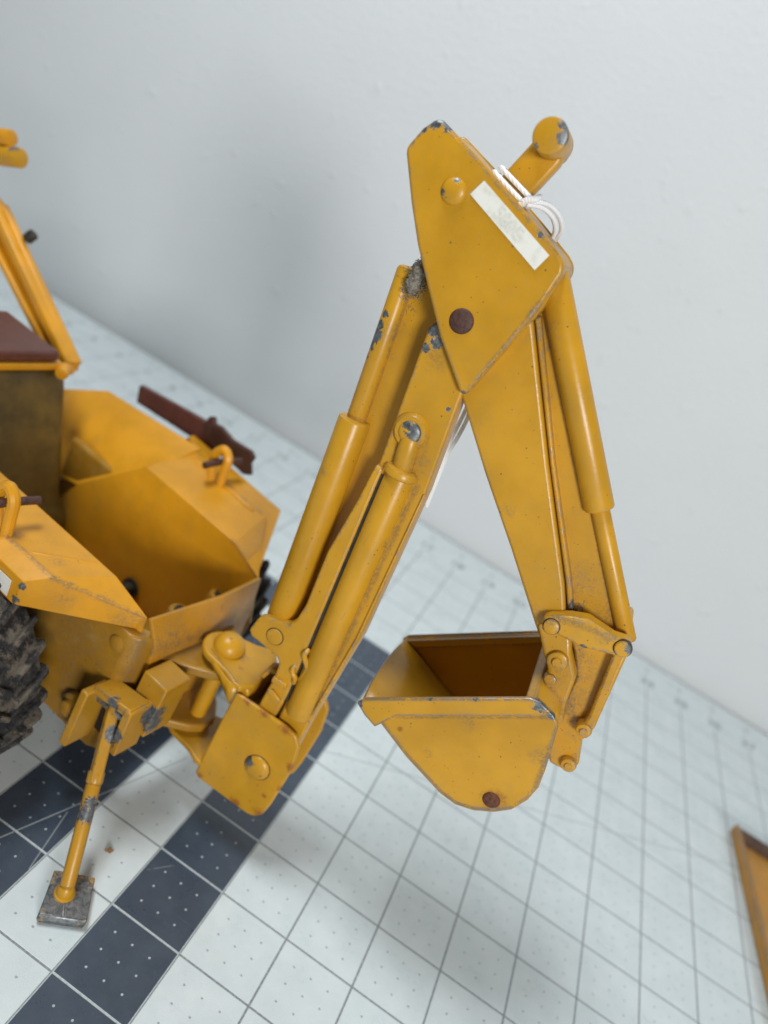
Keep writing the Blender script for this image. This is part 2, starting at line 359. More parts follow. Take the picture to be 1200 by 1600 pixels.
# --- digging arm: head plates, stick, ram
P_HEAD = paint('paint_head', chips=[((-0.86, 1.5, 9.17), 0.10), ((-0.94, 1.5, 9.05), 0.05), ((-0.72, 1.55, 9.15), 0.07), ((0.57, 1.5, 7.08), 0.05), ((0.5, 1.5, 8.72), 0.035)],
               dust=[((0.83, 1.5, 8.10), 0.10), ((0.70, 1.5, 7.45), 0.07)], edge=0.9, seed=1, streaks=[((0.60, 1.5, 7.1), (0.84, 1.5, 8.4), 0.035), ((-0.70, 1.5, 9.15), (0.72, 1.5, 8.65), 0.03)], dirt=0.25)
P_STICK = paint('paint_stick', chips=[((2.72, 1.75, 5.66), 0.13), ((1.5, 1.62, 6.5), 0.02), ((1.08, 1.62, 6.95), 0.03), ((0.90, 1.62, 7.05), 0.04), ((2.45, 1.7, 6.72), 0.05)],
                dust=[((0.95, 1.85, 8.0), 0.20), ((1.2, 1.85, 7.4), 0.12), ((2.6, 1.85, 5.9), 0.25), ((1.55, 1.62, 6.25), 0.10), ((2.4, 1.62, 5.4), 0.12), ((3.0, 1.85, 5.7), 0.22)], edge=0.8, seed=2, streaks=[((0.84, 1.80, 8.05), (2.66, 1.80, 5.66), 0.07), ((1.0, 1.82, 7.9), (2.0, 1.82, 6.85), 0.06), ((2.30, 1.86, 6.62), (3.2, 1.86, 5.62), 0.05)], dirt=0.3)
head = [(-0.859, 9.169), (-0.942, 9.045), (-1.011, 8.842), (-0.988, 8.786), (-0.745, 8.428), (-0.509, 8.119), (-0.189, 7.77), (0.099, 7.464), (0.52, 7.102), (0.569, 7.071), (0.613, 7.125), (0.739, 7.699), (0.827, 8.148), (0.856, 8.522), (0.812, 8.607), (0.728, 8.658), (0.325, 8.816), (-0.237, 9.011), (-0.705, 9.156), (-0.797, 9.182)]
sface = [(0.245, 7.292), (0.599, 6.974), (1.162, 6.437), (1.789, 5.881), (2.439, 5.276), (2.627, 5.118), (2.78, 5.231), (2.76, 5.445), (2.613, 5.599), (2.454, 5.838), (1.659, 6.857), (0.802, 8.016), (0.666, 8.344), (0.317, 7.963)]
dip = prism('dipper_arm', sface, 1.66, 2.34, P_STICK, toy, bevel=0.035, seg=3)
dip['label'] = 'lower digging arm with a ribbed ram down its back edge'
sym('head_plate', head, 1.5, 1.6, P_HEAD, dip, bevel=0.035, seg=3)
prism('head_web', [(0.86, 8.50), (0.812, 8.59), (0.728, 8.642), (0.325, 8.80), (-0.237, 8.995), (-0.70, 9.14), (-0.74, 9.04), (-0.28, 8.90), (0.27, 8.70), (0.66, 8.54), (0.72, 8.40)], 1.56, 2.44, P_HEAD, dip, bevel=0.015)
prism('head_core', [(0.62, 7.16), (0.84, 8.15), (0.86, 8.5), (0.66, 8.55), (0.60, 8.1), (0.44, 7.5)], 1.58, 2.42, P_HEAD, dip, bevel=0.015)
web = [(0.714, 8.097), (1.66, 6.795), (2.48, 5.745), (2.734, 5.388), (3.30, 5.6), (3.10, 5.83), (2.32, 6.68), (0.80, 8.33), (0.72, 8.38)]
prism('arm_web', web, 1.86, 2.14, P_STICK, dip, bevel=0.02)
# thin raised rib beside the web
prism('rib', [(0.80, 8.03), (1.668, 6.86), (2.463, 5.842), (2.63, 5.60), (2.69, 5.62), (2.51, 5.88), (1.70, 6.90), (0.84, 8.08)], 1.74, 2.26, P_STICK, dip, bevel=0.02)
rod('ram_barrel', (0.735, 1.86, 8.455), (2.342, 1.86, 6.684), 0.155, P_STICK, dip, b=0.03)
rod('ram_rod', (2.30, 1.88, 6.73), (3.34, 1.88, 5.60), 0.10, P_STICK, dip)
rivet('rivet', -0.412, 8.695, 1.5, 0.125, 0.05, paint('paint_rivet', chips=[((-0.42, 1.46, 8.80), 0.035), ((-0.5, 1.47, 8.64), 0.035)], edge=0.2, seed=3), dip)
r = rivet('rivet', 0.221, 7.70, 1.5, 0.125, 0.035, RUST, dip); r['label'] = 'rusted dark brown pivot rivet on the head plate'
STK = NT('sticker_white')
n = STK.noise(10, 4); STK.t.links.new(STK.mix(STK.ramp(n, 0.45, 0.75), (0.74, 0.74, 0.68), (0.62, 0.61, 0.53)), STK.b.inputs['Base Color']); STK.b.inputs['Roughness'].default_value = 0.45; STK = STK.mat
stk = prism('sticker', [(-0.258, 8.741), (-0.195, 8.897), (0.665, 8.6), (0.611, 8.429)], 1.489, 1.50, STK, dip, bevel=0)
FADE = simple('faded_print', (0.60, 0.60, 0.54), (0.71, 0.71, 0.65), 20, 0.5, 0, 0)
cu = bpy.data.curves.new('lettering', 'FONT'); cu.body = '580E'; cu.size = 0.17 * S; cu.align_x = 'CENTER'; cu.align_y = 'CENTER'; cu.offset = 0.002 * S
tmp = bpy.data.objects.new('tmp', cu); col.objects.link(tmp)
me = bpy.data.meshes.new_from_object(tmp.evaluated_get(bpy.context.evaluated_depsgraph_get())); bpy.data.objects.remove(tmp)
lt = bpy.data.objects.new('lettering', me); col.objects.link(lt); me.materials.append(FADE)
ex = Vector((0.87, 0, -0.312)).normalized(); ez = Vector((0.312, 0, 0.87)).normalized()
lm = Matrix.Identity(4)
for i in range(3): lm[i][0] = ex[i]; lm[i][1] = ez[i]; lm[i][2] = (0, -1, 0)[i]; lm[i][3] = (0.19, 1.485, 8.675)[i] * S
lt.matrix_world = lm; attach(lt, dip)
# --- carrying handle on top of the head
P_HAN = paint('paint_handle', chips=[((0.28, 1.55, 9.52), 0.08), ((0.08, 1.55, 9.35), 0.03), ((0.22, 1.55, 9.60), 0.06)], dust=[((0.0, 1.85, 8.98), 0.16), ((0.13, 1.85, 9.35), 0.08)], edge=0.3, seed=4, dirt=0.6)
han = prism('handle', [(-0.19, 8.93), (-0.04, 9.41), (0.02, 9.52), (0.26, 9.47), (0.29, 9.34), (0.136, 8.84)], 1.9, 2.1, P_HAN, toy, bevel=0.04, seg=3)
rod('knob', (0.15, 1.53, 9.47), (0.13, 2.2, 9.47), 0.16, P_HAN, han, b=0.035)
rod('knob', (0.14, 2.15, 9.44), (0.14, 2.42, 9.44), 0.11, P_HAN, han, b=0.03)

# --- link, bucket ears and bucket
P_LINK = paint('paint_link', chips=[((3.30, 1.52, 5.72), 0.06), ((2.95, 1.52, 5.42), 0.04)], dust=[((3.1, 1.52, 5.65), 0.16), ((2.9, 1.58, 4.95), 0.22), ((3.0, 1.56, 5.3), 0.08), ((2.55, 1.5, 5.5), 0.08)], edge=0.9, seed=5, streaks=[((2.50, 1.52, 5.53), (3.30, 1.52, 5.75), 0.06), ((2.85, 1.6, 4.75), (3.2, 1.6, 4.6), 0.12)], dirt=0.5, specks=3)
P_LOW = paint('paint_linkage', chips=[], dust=[((3.15, 1.7, 5.05), 0.22), ((3.25, 1.7, 4.65), 0.26), ((3.45, 1.7, 4.4), 0.18), ((3.6, 1.7, 4.1), 0.12)], edge=0.8, seed=6, streaks=[((2.95, 1.78, 5.3), (3.2, 1.78, 4.6), 0.10), ((3.15, 1.78, 4.6), (3.5, 1.78, 4.45), 0.10), ((3.3, 1.7, 5.4), (3.45, 1.7, 4.7), 0.05)], dirt=0.7, specks=4)
lk = [(2.445, 5.463), (2.497, 5.529), (2.672, 5.643), (2.836, 5.718), (3.143, 5.702), (3.313, 5.75), (3.358, 5.65), (3.277, 5.536), (2.964, 5.411), (2.648, 5.378), (2.499, 5.36)]
lnk, lnk2 = sym('link_plate', lk, 1.52, 1.72, P_LINK, toy, bevel=0.035, seg=3)
for par, s_ in ((lnk, 1),):
    bolt('pin', 2.565, 5.436, 1.52, 0.082, 0.035, P_LINK, par); seam(2.565, 5.436, 1.52, 0.082, par); seam(3.274, 5.645, 1.52, 0.085, par)
    b = bolt('pin', 3.274, 5.645, 1.52, 0.085, 0.04, paint('paint_pin', chips=[((3.33, 1.5, 5.70), 0.07)], edge=0.8, seed=7), par)
ear = [(2.451, 5.32), (2.657, 5.082), (2.808, 4.933), (2.842, 4.768), (2.80, 4.50), (3.066, 4.40), (3.248, 4.38), (3.255, 4.504), (3.168, 4.711), (3.092, 5.035), (2.91, 5.233), (2.767, 5.46)]
P_BUC = paint('paint_bucket', chips=[((2.87, 1.15, 4.80), 0.10), ((3.03, 1.16, 4.74), 0.06), ((2.3, 1.15, 4.42), 0.03), ((1.9, 1.15, 4.12), 0.03), ((1.27, 1.15, 3.56), 0.05), ((2.1, 1.15, 4.0), 0.02)],
              dust=[((3.22, 1.16, 4.25), 0.16), ((2.4, 1.16, 4.1), 0.12), ((2.2, 1.16, 3.5), 0.06), ((2.3, 1.2, 4.45), 0.1)], rust=[((3.06, 1.15, 3.45), 0.17), ((1.8, 1.16, 3.55), 0.05)], edge=1.5, seed=8, streaks=[((1.70, 1.16, 3.66), (3.05, 1.16, 4.73), 0.035), ((3.16, 1.16, 4.65), (3.33, 1.16, 3.9), 0.05)], dirt=0.35, specks=1.4)
bside = [(1.254, 3.534), (1.291, 3.625), (2.751, 4.772), (2.87, 4.80), (3.053, 4.754), (3.156, 4.667), (3.219, 4.45), (3.302, 4.166), (3.357, 3.93), (3.344, 3.72), (3.272, 3.502), (3.137, 3.341), (2.949, 3.206), (2.755, 3.136), (2.545, 3.15), (2.022, 3.305), (1.605, 3.485), (1.551, 3.40), (1.382, 3.455)]
bprof = [(1.275, 3.59), (1.605, 3.463), (2.024, 3.282), (2.549, 3.126), (2.759, 3.112), (2.955, 3.183), (3.143, 3.318), (3.279, 3.48), (3.351, 3.699), (3.364, 3.909), (3.309, 4.146), (3.226, 4.432), (3.154, 4.643), (3.02, 4.745), (2.80, 4.78)]
# shell of the bucket: curved bottom and back swept across its width, with a lip that dips in the middle
vs, fs = [], []
ys = [1.17, 1.6, 2.0, 2.4, 2.83]
for y in ys:
    for k, (x, z) in enumerate(bprof):
        d = 0.05 * (1 - ((y - 2.0) / 0.83) ** 2) if k == 0 else 0
        vs.append((x - d, y, z + d * 0.3))
nb = len(bprof)
for i in range(len(ys) - 1):
    for k in range(nb - 1): fs.append((i * nb + k, i * nb + k + 1, (i + 1) * nb + k + 1, (i + 1) * nb + k))
buc = obj('bucket', vs, fs, P_BUC, toy, bevel=0, solid=0.05, ang=40)
buc['label'] = 'digging bucket with worn grey rim hanging mouth upwards'
prism('side_plate', bside, 1.165, 1.225, P_BUC, buc, bevel=0.02)
prism('side_plate', bside, 2.775, 2.835, P_BUC, buc, bevel=0.02)
bfl = [(1.24, 3.549), (1.285, 3.646), (2.748, 4.789), (2.867, 4.819), (3.049, 4.766), (1.692, 3.691), (1.551, 3.404), (1.375, 3.466)]
prism('rim_band', bfl, 1.13, 1.175, P_BUC, buc, bevel=0.018)
prism('rim_band', bfl, 2.825, 2.87, P_BUC, buc, bevel=0.018)
prism('rim_band', [(1.30, 3.62), (2.76, 4.77), (2.86, 4.72), (1.45, 3.60)], 2.72, 2.78, P_BUC, buc, bevel=0.012)
r = rivet('rivet', 3.047, 3.439, 1.165, 0.10, 0.04, simple('rusty_bucket_rivet', (0.06, 0.022, 0.012), (0.16, 0.05, 0.02), 30, 0.75, 0.1, 1.0), buc); r['label'] = 'crusty rust brown rivet at the bottom of the bucket side'
prism('back_bar', [(2.72, 4.70), (2.80, 4.79), (3.02, 4.75), (3.15, 4.64), (3.12, 4.56), (2.95, 4.64)], 1.2, 2.8, P_BUC, buc, bevel=0.02)
# ears and lower linkage
e1, e2 = sym('bucket_ear', ear, 1.6, 1.8, P_LINK, toy, bevel=0.04, seg=3)
lathe('boss', (2.826, 1.6, 5.102), (0, 1, 0), [(-0.05, 0.08), (-0.04, 0.105), (0.0, 0.12), (0.06, 0.12)], P_LINK, e1)
bolt('pin', 2.826, 5.102, 1.55, 0.052, 0.03, P_LINK, e1)
lathe('boss', (2.88, 1.6, 4.86), (0, 1, 0), [(-0.03, 0.03), (-0.02, 0.06), (0.0, 0.07), (0.06, 0.07)], P_LINK, e1)
lw = [(2.768, 5.38), (2.942, 5.204), (3.121, 4.96), (3.17, 4.626), (3.25, 4.135), (3.439, 3.85), (3.676, 3.881), (3.712, 4.04), (3.575, 4.303), (3.602, 4.407), (3.558, 4.634), (3.36, 5.55), (3.168, 5.592)]
low = prism('bucket_linkage', lw, 1.78, 2.22, P_LOW, toy, bevel=0.03)
sym('link_bar', [(3.247, 5.50), (3.38, 5.579), (3.573, 4.619), (3.581, 4.424), (3.457, 4.43), (3.439, 4.71)], 1.66, 1.80, P_LOW, low, bevel=0.035)
for x, z in ((3.492, 4.524), (3.608, 4.0)):
    lathe('boss', (x, 1.66 if z > 4.2 else 1.74, z), (0, 1, 0), [(-0.04, 0.05), (-0.03, 0.08), (0.0, 0.09), (0.1, 0.09)], P_LOW, low)
    bolt('pin', x, z, 1.63 if z > 4.2 else 1.71, 0.045, 0.03, P_LOW, low)

# --- boom
P_BOOM = paint('paint_boom', chips=[((-0.02, 1.62, 7.52), 0.13), ((0.08, 1.62, 7.38), 0.08), ((0.0, 1.62, 7.28), 0.05), ((0.50, 1.62, 6.85), 0.03)],
               dust=[((0.42, 1.6, 6.4), 0.10), ((0.50, 1.6, 6.15), 0.16), ((0.23, 1.6, 6.1), 0.07), ((0.15, 1.62, 7.22), 0.14), ((0.62, 1.6, 5.2), 0.10), ((0.55, 1.6, 4.4), 0.05)], edge=0.7, seed=9, streaks=[((0.60, 1.61, 5.95), (0.80, 1.61, 2.7), 0.055), ((0.20, 1.58, 6.05), (0.58, 1.58, 6.12), 0.05), ((0.16, 1.6, 5.6), (0.36, 1.6, 3.4), 0.02), ((-0.2, 1.58, 3.56), (0.05, 1.58, 3.62), 0.04)], dirt=0.25)
P_RAM = paint('paint_boom_ram', chips=[((-0.60, 1.80, 7.10), 0.10), ((-0.62, 1.80, 6.97), 0.08), ((-0.62, 1.80, 6.86), 0.07), ((-0.6, 1.8, 7.22), 0.06), ((-0.58, 1.8, 7.34), 0.045)],
              dust=[((-0.42, 1.85, 7.2), 0.14), ((-0.36, 1.85, 6.95), 0.1), ((-0.42, 1.7, 5.5), 0.08)], edge=0.3, seed=10, streaks=[((-0.47, 1.86, 7.75), (-0.27, 1.86, 6.2), 0.05), ((-0.56, 1.8, 6.17), (-0.22, 1.8, 6.20), 0.04)], dirt=0.2)
bface = [(0.11, 7.856), (-0.072, 7.467), (0.125, 5.869), (0.162, 5.682), (0.363, 3.982), (0.434, 3.318), (0.459, 2.236), (0.52, 1.35), (0.85, 1.4), (0.84, 2.508), (0.871, 3.919), (0.723, 5.908), (0.554, 7.052), (0.412, 7.81)]
boom = prism('boom', bface, 1.62, 1.93, P_BOOM, toy, bevel=0.03, seg=3)
prism('boom_back', [(x - (0.22 if i > 7 and i < 13 else -0.02 if i < 7 else 0.0), z - (0.03 if i in (0, 13) else 0)) for i, (x, z) in enumerate(bface)], 1.92, 2.36, P_BOOM, boom, bevel=0.03)
boom['label'] = 'upright boom with a ram let into its side'
strip = [(0.097, 5.939), (0.19, 5.93), (0.433, 2.737), (0.424, 2.337), (0.40, 1.7), (0.17, 1.7), (0.167, 2.355), (0.182, 2.838), (0.153, 3.061), (0.09, 3.126), (-0.309, 3.171), (-0.369, 3.231), (-0.327, 3.452), (-0.20, 3.545), (0.04, 3.60), (0.10, 3.72), (0.119, 3.969), (0.06, 4.725), (0.098, 5.477)]
sym('boom_flange', strip, 1.58, 1.74, P_BOOM, boom, bevel=0.03, seg=3)
prism('boom_core', [(0.17, 1.5), (0.17, 2.8), (0.10, 3.1), (-0.3, 3.2), (-0.3, 3.42), (0.1, 3.55), (0.13, 5.9), (0.5, 5.9), (0.55, 1.5)], 1.72, 2.28, P_BOOM, boom, bevel=0.02)
bolt('pin', -0.04, 3.363, 1.58, 0.105, 0.022, P_BOOM, boom); seam(-0.04, 3.363, 1.58, 0.105, boom)
rod('dipper_ram', (0.385, 1.64, 5.98), (0.655, 1.64, 2.55), 0.17, P_BOOM, boom, b=0.03)
lathe('ram_collar', (0.378, 1.64, 6.06), (0.08, 0, -1), [(0, 0.14), (0.02, 0.185), (0.05, 0.20), (0.09, 0.20), (0.11, 0.18)], P_BOOM, boom)
rod('ram_eye_neck', (0.30, 1.61, 6.40), (0.37, 1.62, 6.02), 0.115, P_BOOM, boom)
lathe('ram_eye', (0.27, 1.62, 6.45), (0, 1, 0), [(-0.07, 0.13), (-0.06, 0.17), (-0.02, 0.20), (0.06, 0.21)], P_BOOM, boom)
b = rivet('ram_pin', 0.27, 6.45, 1.55, 0.125, 0.04, paint('paint_ram_pin', chips=[((0.33, 1.52, 6.50), 0.12), ((0.20, 1.52, 6.52), 0.06), ((0.36, 1.52, 6.40), 0.09)], edge=0.0, seed=11), boom)
b['label'] = 'round pin head with paint worn to silver'
prism('rib', [(0.70, 5.92), (0.725, 5.92), (0.86, 3.95), (0.835, 2.55), (0.80, 2.55), (0.825, 3.95)], 1.598, 1.70, P_BOOM, boom, bevel=0.012)
# slot between ram and flange
prism('slot_wall', [(0.19, 5.87), (0.235, 5.87), (0.47, 2.66), (0.43, 2.60)], 1.600, 1.66, DARK, boom, bevel=0)
tube('latch_hook', [(0.40, 1.60, 3.46), (0.40, 1.53, 3.40), (0.50, 1.53, 3.27), (0.50, 1.55, 3.1), (0.47, 1.60, 3.02)], 0.035, P_BOOM, boom)
tube('latch_hook', [(0.34, 1.60, 3.16), (0.36, 1.54, 3.10), (0.42, 1.54, 3.05), (0.43, 1.58, 2.95)], 0.032, P_BOOM, boom)
prism('latch_tab', [(0.173, 2.88), (0.37, 2.90), (0.38, 2.82), (0.18, 2.80)], 1.53, 1.60, P_BOOM, boom, bevel=0.015)
prism('latch_tab', [(0.18, 2.68), (0.21, 2.60), (0.38, 2.57), (0.40, 2.63), (0.25, 2.70)], 1.54, 1.60, P_BOOM, boom, bevel=0.015)
prism('latch_tab', [(-0.02, 2.62), (0.03, 2.80), (0.10, 2.84), (0.17, 2.80), (0.17, 2.74), (0.08, 2.74), (0.04, 2.6)], 1.75, 1.9, P_BOOM, boom, bevel=0.015)
# boom lift ram behind the boom
ram = prism('boom_ram', [(-0.675, 7.8), (-0.5, 7.95), (-0.25, 7.9), (-0.02, 7.6), (0.12, 6.547), (0.2, 5.185), (0.16, 4.194), (0.10, 3.5), (-0.246, 3.42), (-0.40, 5.204), (-0.40, 6.184), (-0.613, 7.249)], 1.92, 2.08, P_RAM, toy, bevel=0.02)
ram['label'] = 'lift ram behind the boom with a long chipped scrape'
rod('ram_rod', (-0.60, 1.9, 7.86), (-0.39, 1.9, 6.10), 0.115, P_RAM, ram, b=0.05)
rod('ram_barrel', (-0.40, 1.86, 6.17), (-0.12, 1.86, 3.45), 0.185, P_RAM, ram, b=0.025, r1=0.20)
# lint caught under the head plate
vs, fs = [], []
for k in range(700):
    c = Vector((-0.42 + random.gauss(0, 0.055), 1.74 + random.gauss(0, 0.04), 7.80 + random.gauss(0, 0.10)))
    d = Vector((random.gauss(0, 1), random.gauss(0, 1), random.gauss(0, 1))).normalized() * random.uniform(0.008, 0.03)
    u = d.cross(Vector((random.random(), 1, random.random()))).normalized() * 0.004
    i = len(vs); vs += [c - d - u, c - d + u, c + d + u, c + d - u]; fs.append((i, i + 1, i + 2, i + 3))
li = obj('lint', vs, fs, LINT, ram, smooth=False); li['kind'] = 'stuff'
lathe('lint_clump', (-0.44, 1.72, 7.66), (0.05, 0.02, 1), [(0, 0.03), (0.08, 0.085), (0.16, 0.07), (0.26, 0.10), (0.34, 0.05)], LINT, ram, 12)

# --- swing bracket
P_BRK = paint('paint_bracket', chips=[], dust=[((-0.55, 1.9, 2.52), 0.12), ((-0.4, 2.0, 2.52), 0.10)],
              rust=[((0.30, 1.5, 2.38), 0.10), ((0.62, 1.5, 2.36), 0.12), ((0.05, 1.5, 2.38), 0.08), ((0.86, 1.5, 0.95), 0.13), ((0.80, 1.5, 1.25), 0.05), ((-0.1, 1.5, 0.9), 0.08), ((0.5, 1.5, 0.86), 0.12), ((0.93, 1.5, 1.9), 0.10), ((-0.30, 1.8, 2.52), 0.05), ((0.95, 1.5, 1.5), 0.08)], edge=0.05, seed=12, streaks=[((-0.75, 1.8, 2.5), (-0.2, 1.52, 2.5), 0.04)], dirt=0.5)
bk = [(-0.15, 2.384), (0.653, 2.379), (0.79, 2.345), (0.89, 2.224), (0.95, 1.84), (0.93, 1.185), (0.90, 0.96), (0.82, 0.86), (0.72, 0.82), (-0.10, 0.84), (-0.16, 0.90), (-0.163, 1.212)]
brk, brk2 = sym('swing_bracket', bk, 1.5, 1.57, P_BRK, toy, bevel=0.03, seg=3)
brk['label'] = 'rounded square bracket plate with rusty edge round the boom foot'
rivet('rivet', 0.545, 1.585, 1.5, 0.175, 0.07, paint('paint_bracket_rivet', chips=[((0.42, 1.46, 1.62), 0.08)], rust=[((0.64, 1.45, 1.55), 0.03)], edge=0.0, seed=21), brk); seam(0.545, 1.585, 1.5, 0.175, brk)
pts = [(-0.62 + 0.34 * math.cos(a), 2.0 + 0.34 * math.sin(a)) for a in [math.radians(110 + 140 * k / 10) for k in range(11)]]
top = pts + [(-0.40, 1.60), (-0.22, 1.5), (-0.12, 1.5), (0.0, 1.68), (0.0, 2.32), (-0.12, 2.5), (-0.22, 2.5), (-0.40, 2.40)]
plate('bracket_top', top, 2.40, 2.50, P_BRK, brk, bevel=0.03, seg=3)
prism('bracket_back', [(-0.16, 0.9), (-0.08, 0.9), (-0.0, 2.2), (-0.0, 2.42), (-0.06, 2.48), (-0.16, 2.44)], 1.58, 2.42, P_BRK, brk, bevel=0.03)
plate('bracket_bottom', top, 1.02, 1.10, P_BRK, brk, bevel=0.02)
# curved cheek between top and side plate
vs, fs = [], []
prof = [(-0.80, 1.80), (-0.62, 1.70), (-0.42, 1.60), (-0.28, 1.54), (-0.15, 1.51)]
dz = [2.43, 2.40, 2.36, 2.30, 2.2]
for (x, y), z in zip(prof, dz): vs += [(x, y - 0.01, 2.47), (x, y - 0.015, z)]
for i in range(len(prof) - 1): fs.append((2 * i, 2 * i + 2, 2 * i + 3, 2 * i + 1))
obj('bracket_cheek', vs, fs, P_BRK, brk, solid=0.03)
dome = lathe('swing_pin_head', (-0.62, 2.0, 2.49), (0, 0, 1), [(0, 0.205)] + [(0.04 + 0.19 * math.sin(a), 0.215 * math.cos(a)) for a in [k * math.pi / 2 / 8 for k in range(9)]],
             paint('paint_dome', chips=[], rust=[((-0.62, 1.93, 2.70), 0.03), ((-0.58, 1.9, 2.68), 0.02)], edge=0.0, seed=13), brk)
rod('swing_pin', (-0.62, 2.0, 0.9), (-0.62, 2.0, 2.42), 0.115, P_BRK, brk)

# --- tractor body
P_BODY = paint('paint_body', base=(0.64, 0.285, 0.010), chips=[(V(-1.64, -2.06, 2.95), 0.06), (V(-1.68, -2.06, 2.72), 0.06)],
               dust=[(V(-0.75, -1.2, 2.72), 0.24), (V(-0.5, -0.4, 2.6), 0.22), (V(-0.45, 0.0, 2.35), 0.20), (V(-0.5, 0.7, 2.5), 0.26), (V(-1.3, -1.75, 2.9), 0.2), (V(-1.7, -1.6, 3.13), 0.12), (V(-2.3, -1.75, 3.13), 0.14)], edge=0.12, seed=14, streaks=[(V(-3, -1.83, 3.13), V(-1.48, -1.81, 3.13), 0.05), (V(-1.48, -1.81, 3.13), V(-.65, -1.08, 2.9), 0.06), (V(-.60, -1.0, 2.8), V(-.56, 1.0, 2.7), 0.09), (V(-3, 1.98, 3.28), V(-1.5, 2.0, 3.22), 0.06), (V(-1.25, 1.12, 3.1), V(-.62, 1.12, 2.88), 0.05)], dirt=0.3, specks=0.5)
P_UNDER = paint('paint_underbody', base=(0.34, 0.165, 0.012), chips=[], dust=[(V(-1.5, -1.2, 2.1), 0.7), (V(-1.2, -1.2, 1.4), 0.35), (V(-0.35, -0.3, 2.3), 0.2)], edge=0.1, seed=15, streaks=[(V(-.52, -1.1, 2.6), V(-.52, -1.1, 1.2), 0.14), (V(-.5, -.7, 2.31), V(-.2, .5, 2.31), 0.10)], dirt=1.0, specks=2)  # dirty paint, base also darkened to carry the shade of the fender overhang
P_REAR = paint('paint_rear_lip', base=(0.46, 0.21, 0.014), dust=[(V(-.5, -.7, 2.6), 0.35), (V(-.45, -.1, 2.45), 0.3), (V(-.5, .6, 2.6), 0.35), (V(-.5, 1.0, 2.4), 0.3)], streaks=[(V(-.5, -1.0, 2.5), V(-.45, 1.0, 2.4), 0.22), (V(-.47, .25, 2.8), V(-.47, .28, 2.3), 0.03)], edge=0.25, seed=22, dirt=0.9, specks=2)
body = obj('rear_wall', [V(-.62, -1.05, 2.92), V(-.62, .3, 2.83), V(-.62, 1.1, 2.90), V(-.50, 1.05, 1.0), V(-.42, .3, 1.0), V(-.44, -.9, 1.0), V(-.50, -.94, 2.55), V(-.46, .3, 2.55), V(-.54, 1.1, 2.3)],
           [(0, 1, 7, 6), (1, 2, 8, 7), (6, 7, 4, 5), (7, 8, 3, 4)], P_REAR, toy, solid=0.07, bevel=0.015)
body['label'] = 'low rear lip of the tractor body with dusty corners'
nf = obj('fender', [V(-5.6, -1.1, 3.13), V(-1.22, -1.1, 3.13), V(-.62, -1.05, 2.93), V(-1.48, -1.81, 3.13), V(-5.6, -1.85, 3.13),
         V(-5.6, -2.05, 3.02), V(-1.65, -2.05, 3.02), V(-.70, -1.07, 2.84), V(-5.6, -2.05, 2.65), V(-1.69, -2.05, 2.65), V(-.72, -1.06, 2.67), V(-5.6, -1.1, 2.65), V(-.62, -1.04, 2.66)],
         [(0, 1, 3, 4), (1, 2, 3), (4, 3, 6, 5), (3, 2, 7, 6), (5, 6, 9, 8), (6, 7, 10, 9), (8, 9, 10, 12, 11), (0, 11, 12, 2, 1), (0, 4, 5, 8, 11), (2, 12, 10, 7)], P_BODY, toy, bevel=0.022, ang=20)
nf['label'] = 'fender over the muddy tyre with a white sticker and rear stabilizer below'
obj('sticker', [V(-2.6, -2.062, 2.70), V(-1.80, -2.062, 2.70), V(-1.80, -2.062, 2.92), V(-2.6, -2.062, 2.92)], [(0, 1, 2, 3)], STK, nf, solid=0.008, smooth=False)
ridge = lambda a, b, r, par: rod('deck_ridge', V(*a), V(*b), r, P_BODY, par, b=0.01, n=12)
ridge((-1.95, -1.75, 3.12), (-1.50, -1.15, 3.12), 0.02, nf)
ff = obj('fender', [V(-3.15, 1.1, 3.15), V(-1.2, 1.1, 3.11), V(-.62, 1.1, 2.90), V(-1.42, 2.05, 3.24), V(-3.08, 2.05, 3.36),
         V(-3.0, 2.12, 3.30), V(-1.5, 2.12, 3.20), V(-1.48, 2.52, 3.20), V(-3.6, 2.52, 3.32), V(-.66, 1.16, 2.82),
         V(-1.53, 2.54, 2.75), V(-4.0, 2.54, 2.75), V(-.70, 1.2, 2.3), V(-4.34, 1.1, 2.03), V(-5.0, 1.1, 0.9), V(-.62, 1.1, 0.9)],
         [(0, 1, 3, 4), (1, 2, 9, 3), (4, 3, 6, 5), (5, 6, 7, 8), (8, 7, 10, 11), (3, 9, 6), (6, 9, 7), (7, 9, 12, 10), (0, 13, 14, 15, 2, 1)], P_BODY, toy, solid=0.05, bevel=0.02, ang=20)
ff['label'] = 'far fender with a smooth inner wall and a rusty lever outside'
obj('fender_front_slope', [V(-3.15, 1.1, 3.14), V(-3.08, 2.12, 3.42), V(-5.3, 2.12, 3.2), V(-4.34, 1.1, 2.03), V(-6.5, 2.12, 2.55), V(-5.6, 1.1, 1.7)], [(0, 1, 2, 3), (3, 2, 4, 5)], P_BODY, ff, solid=0.05, bevel=0.015, ang=15)
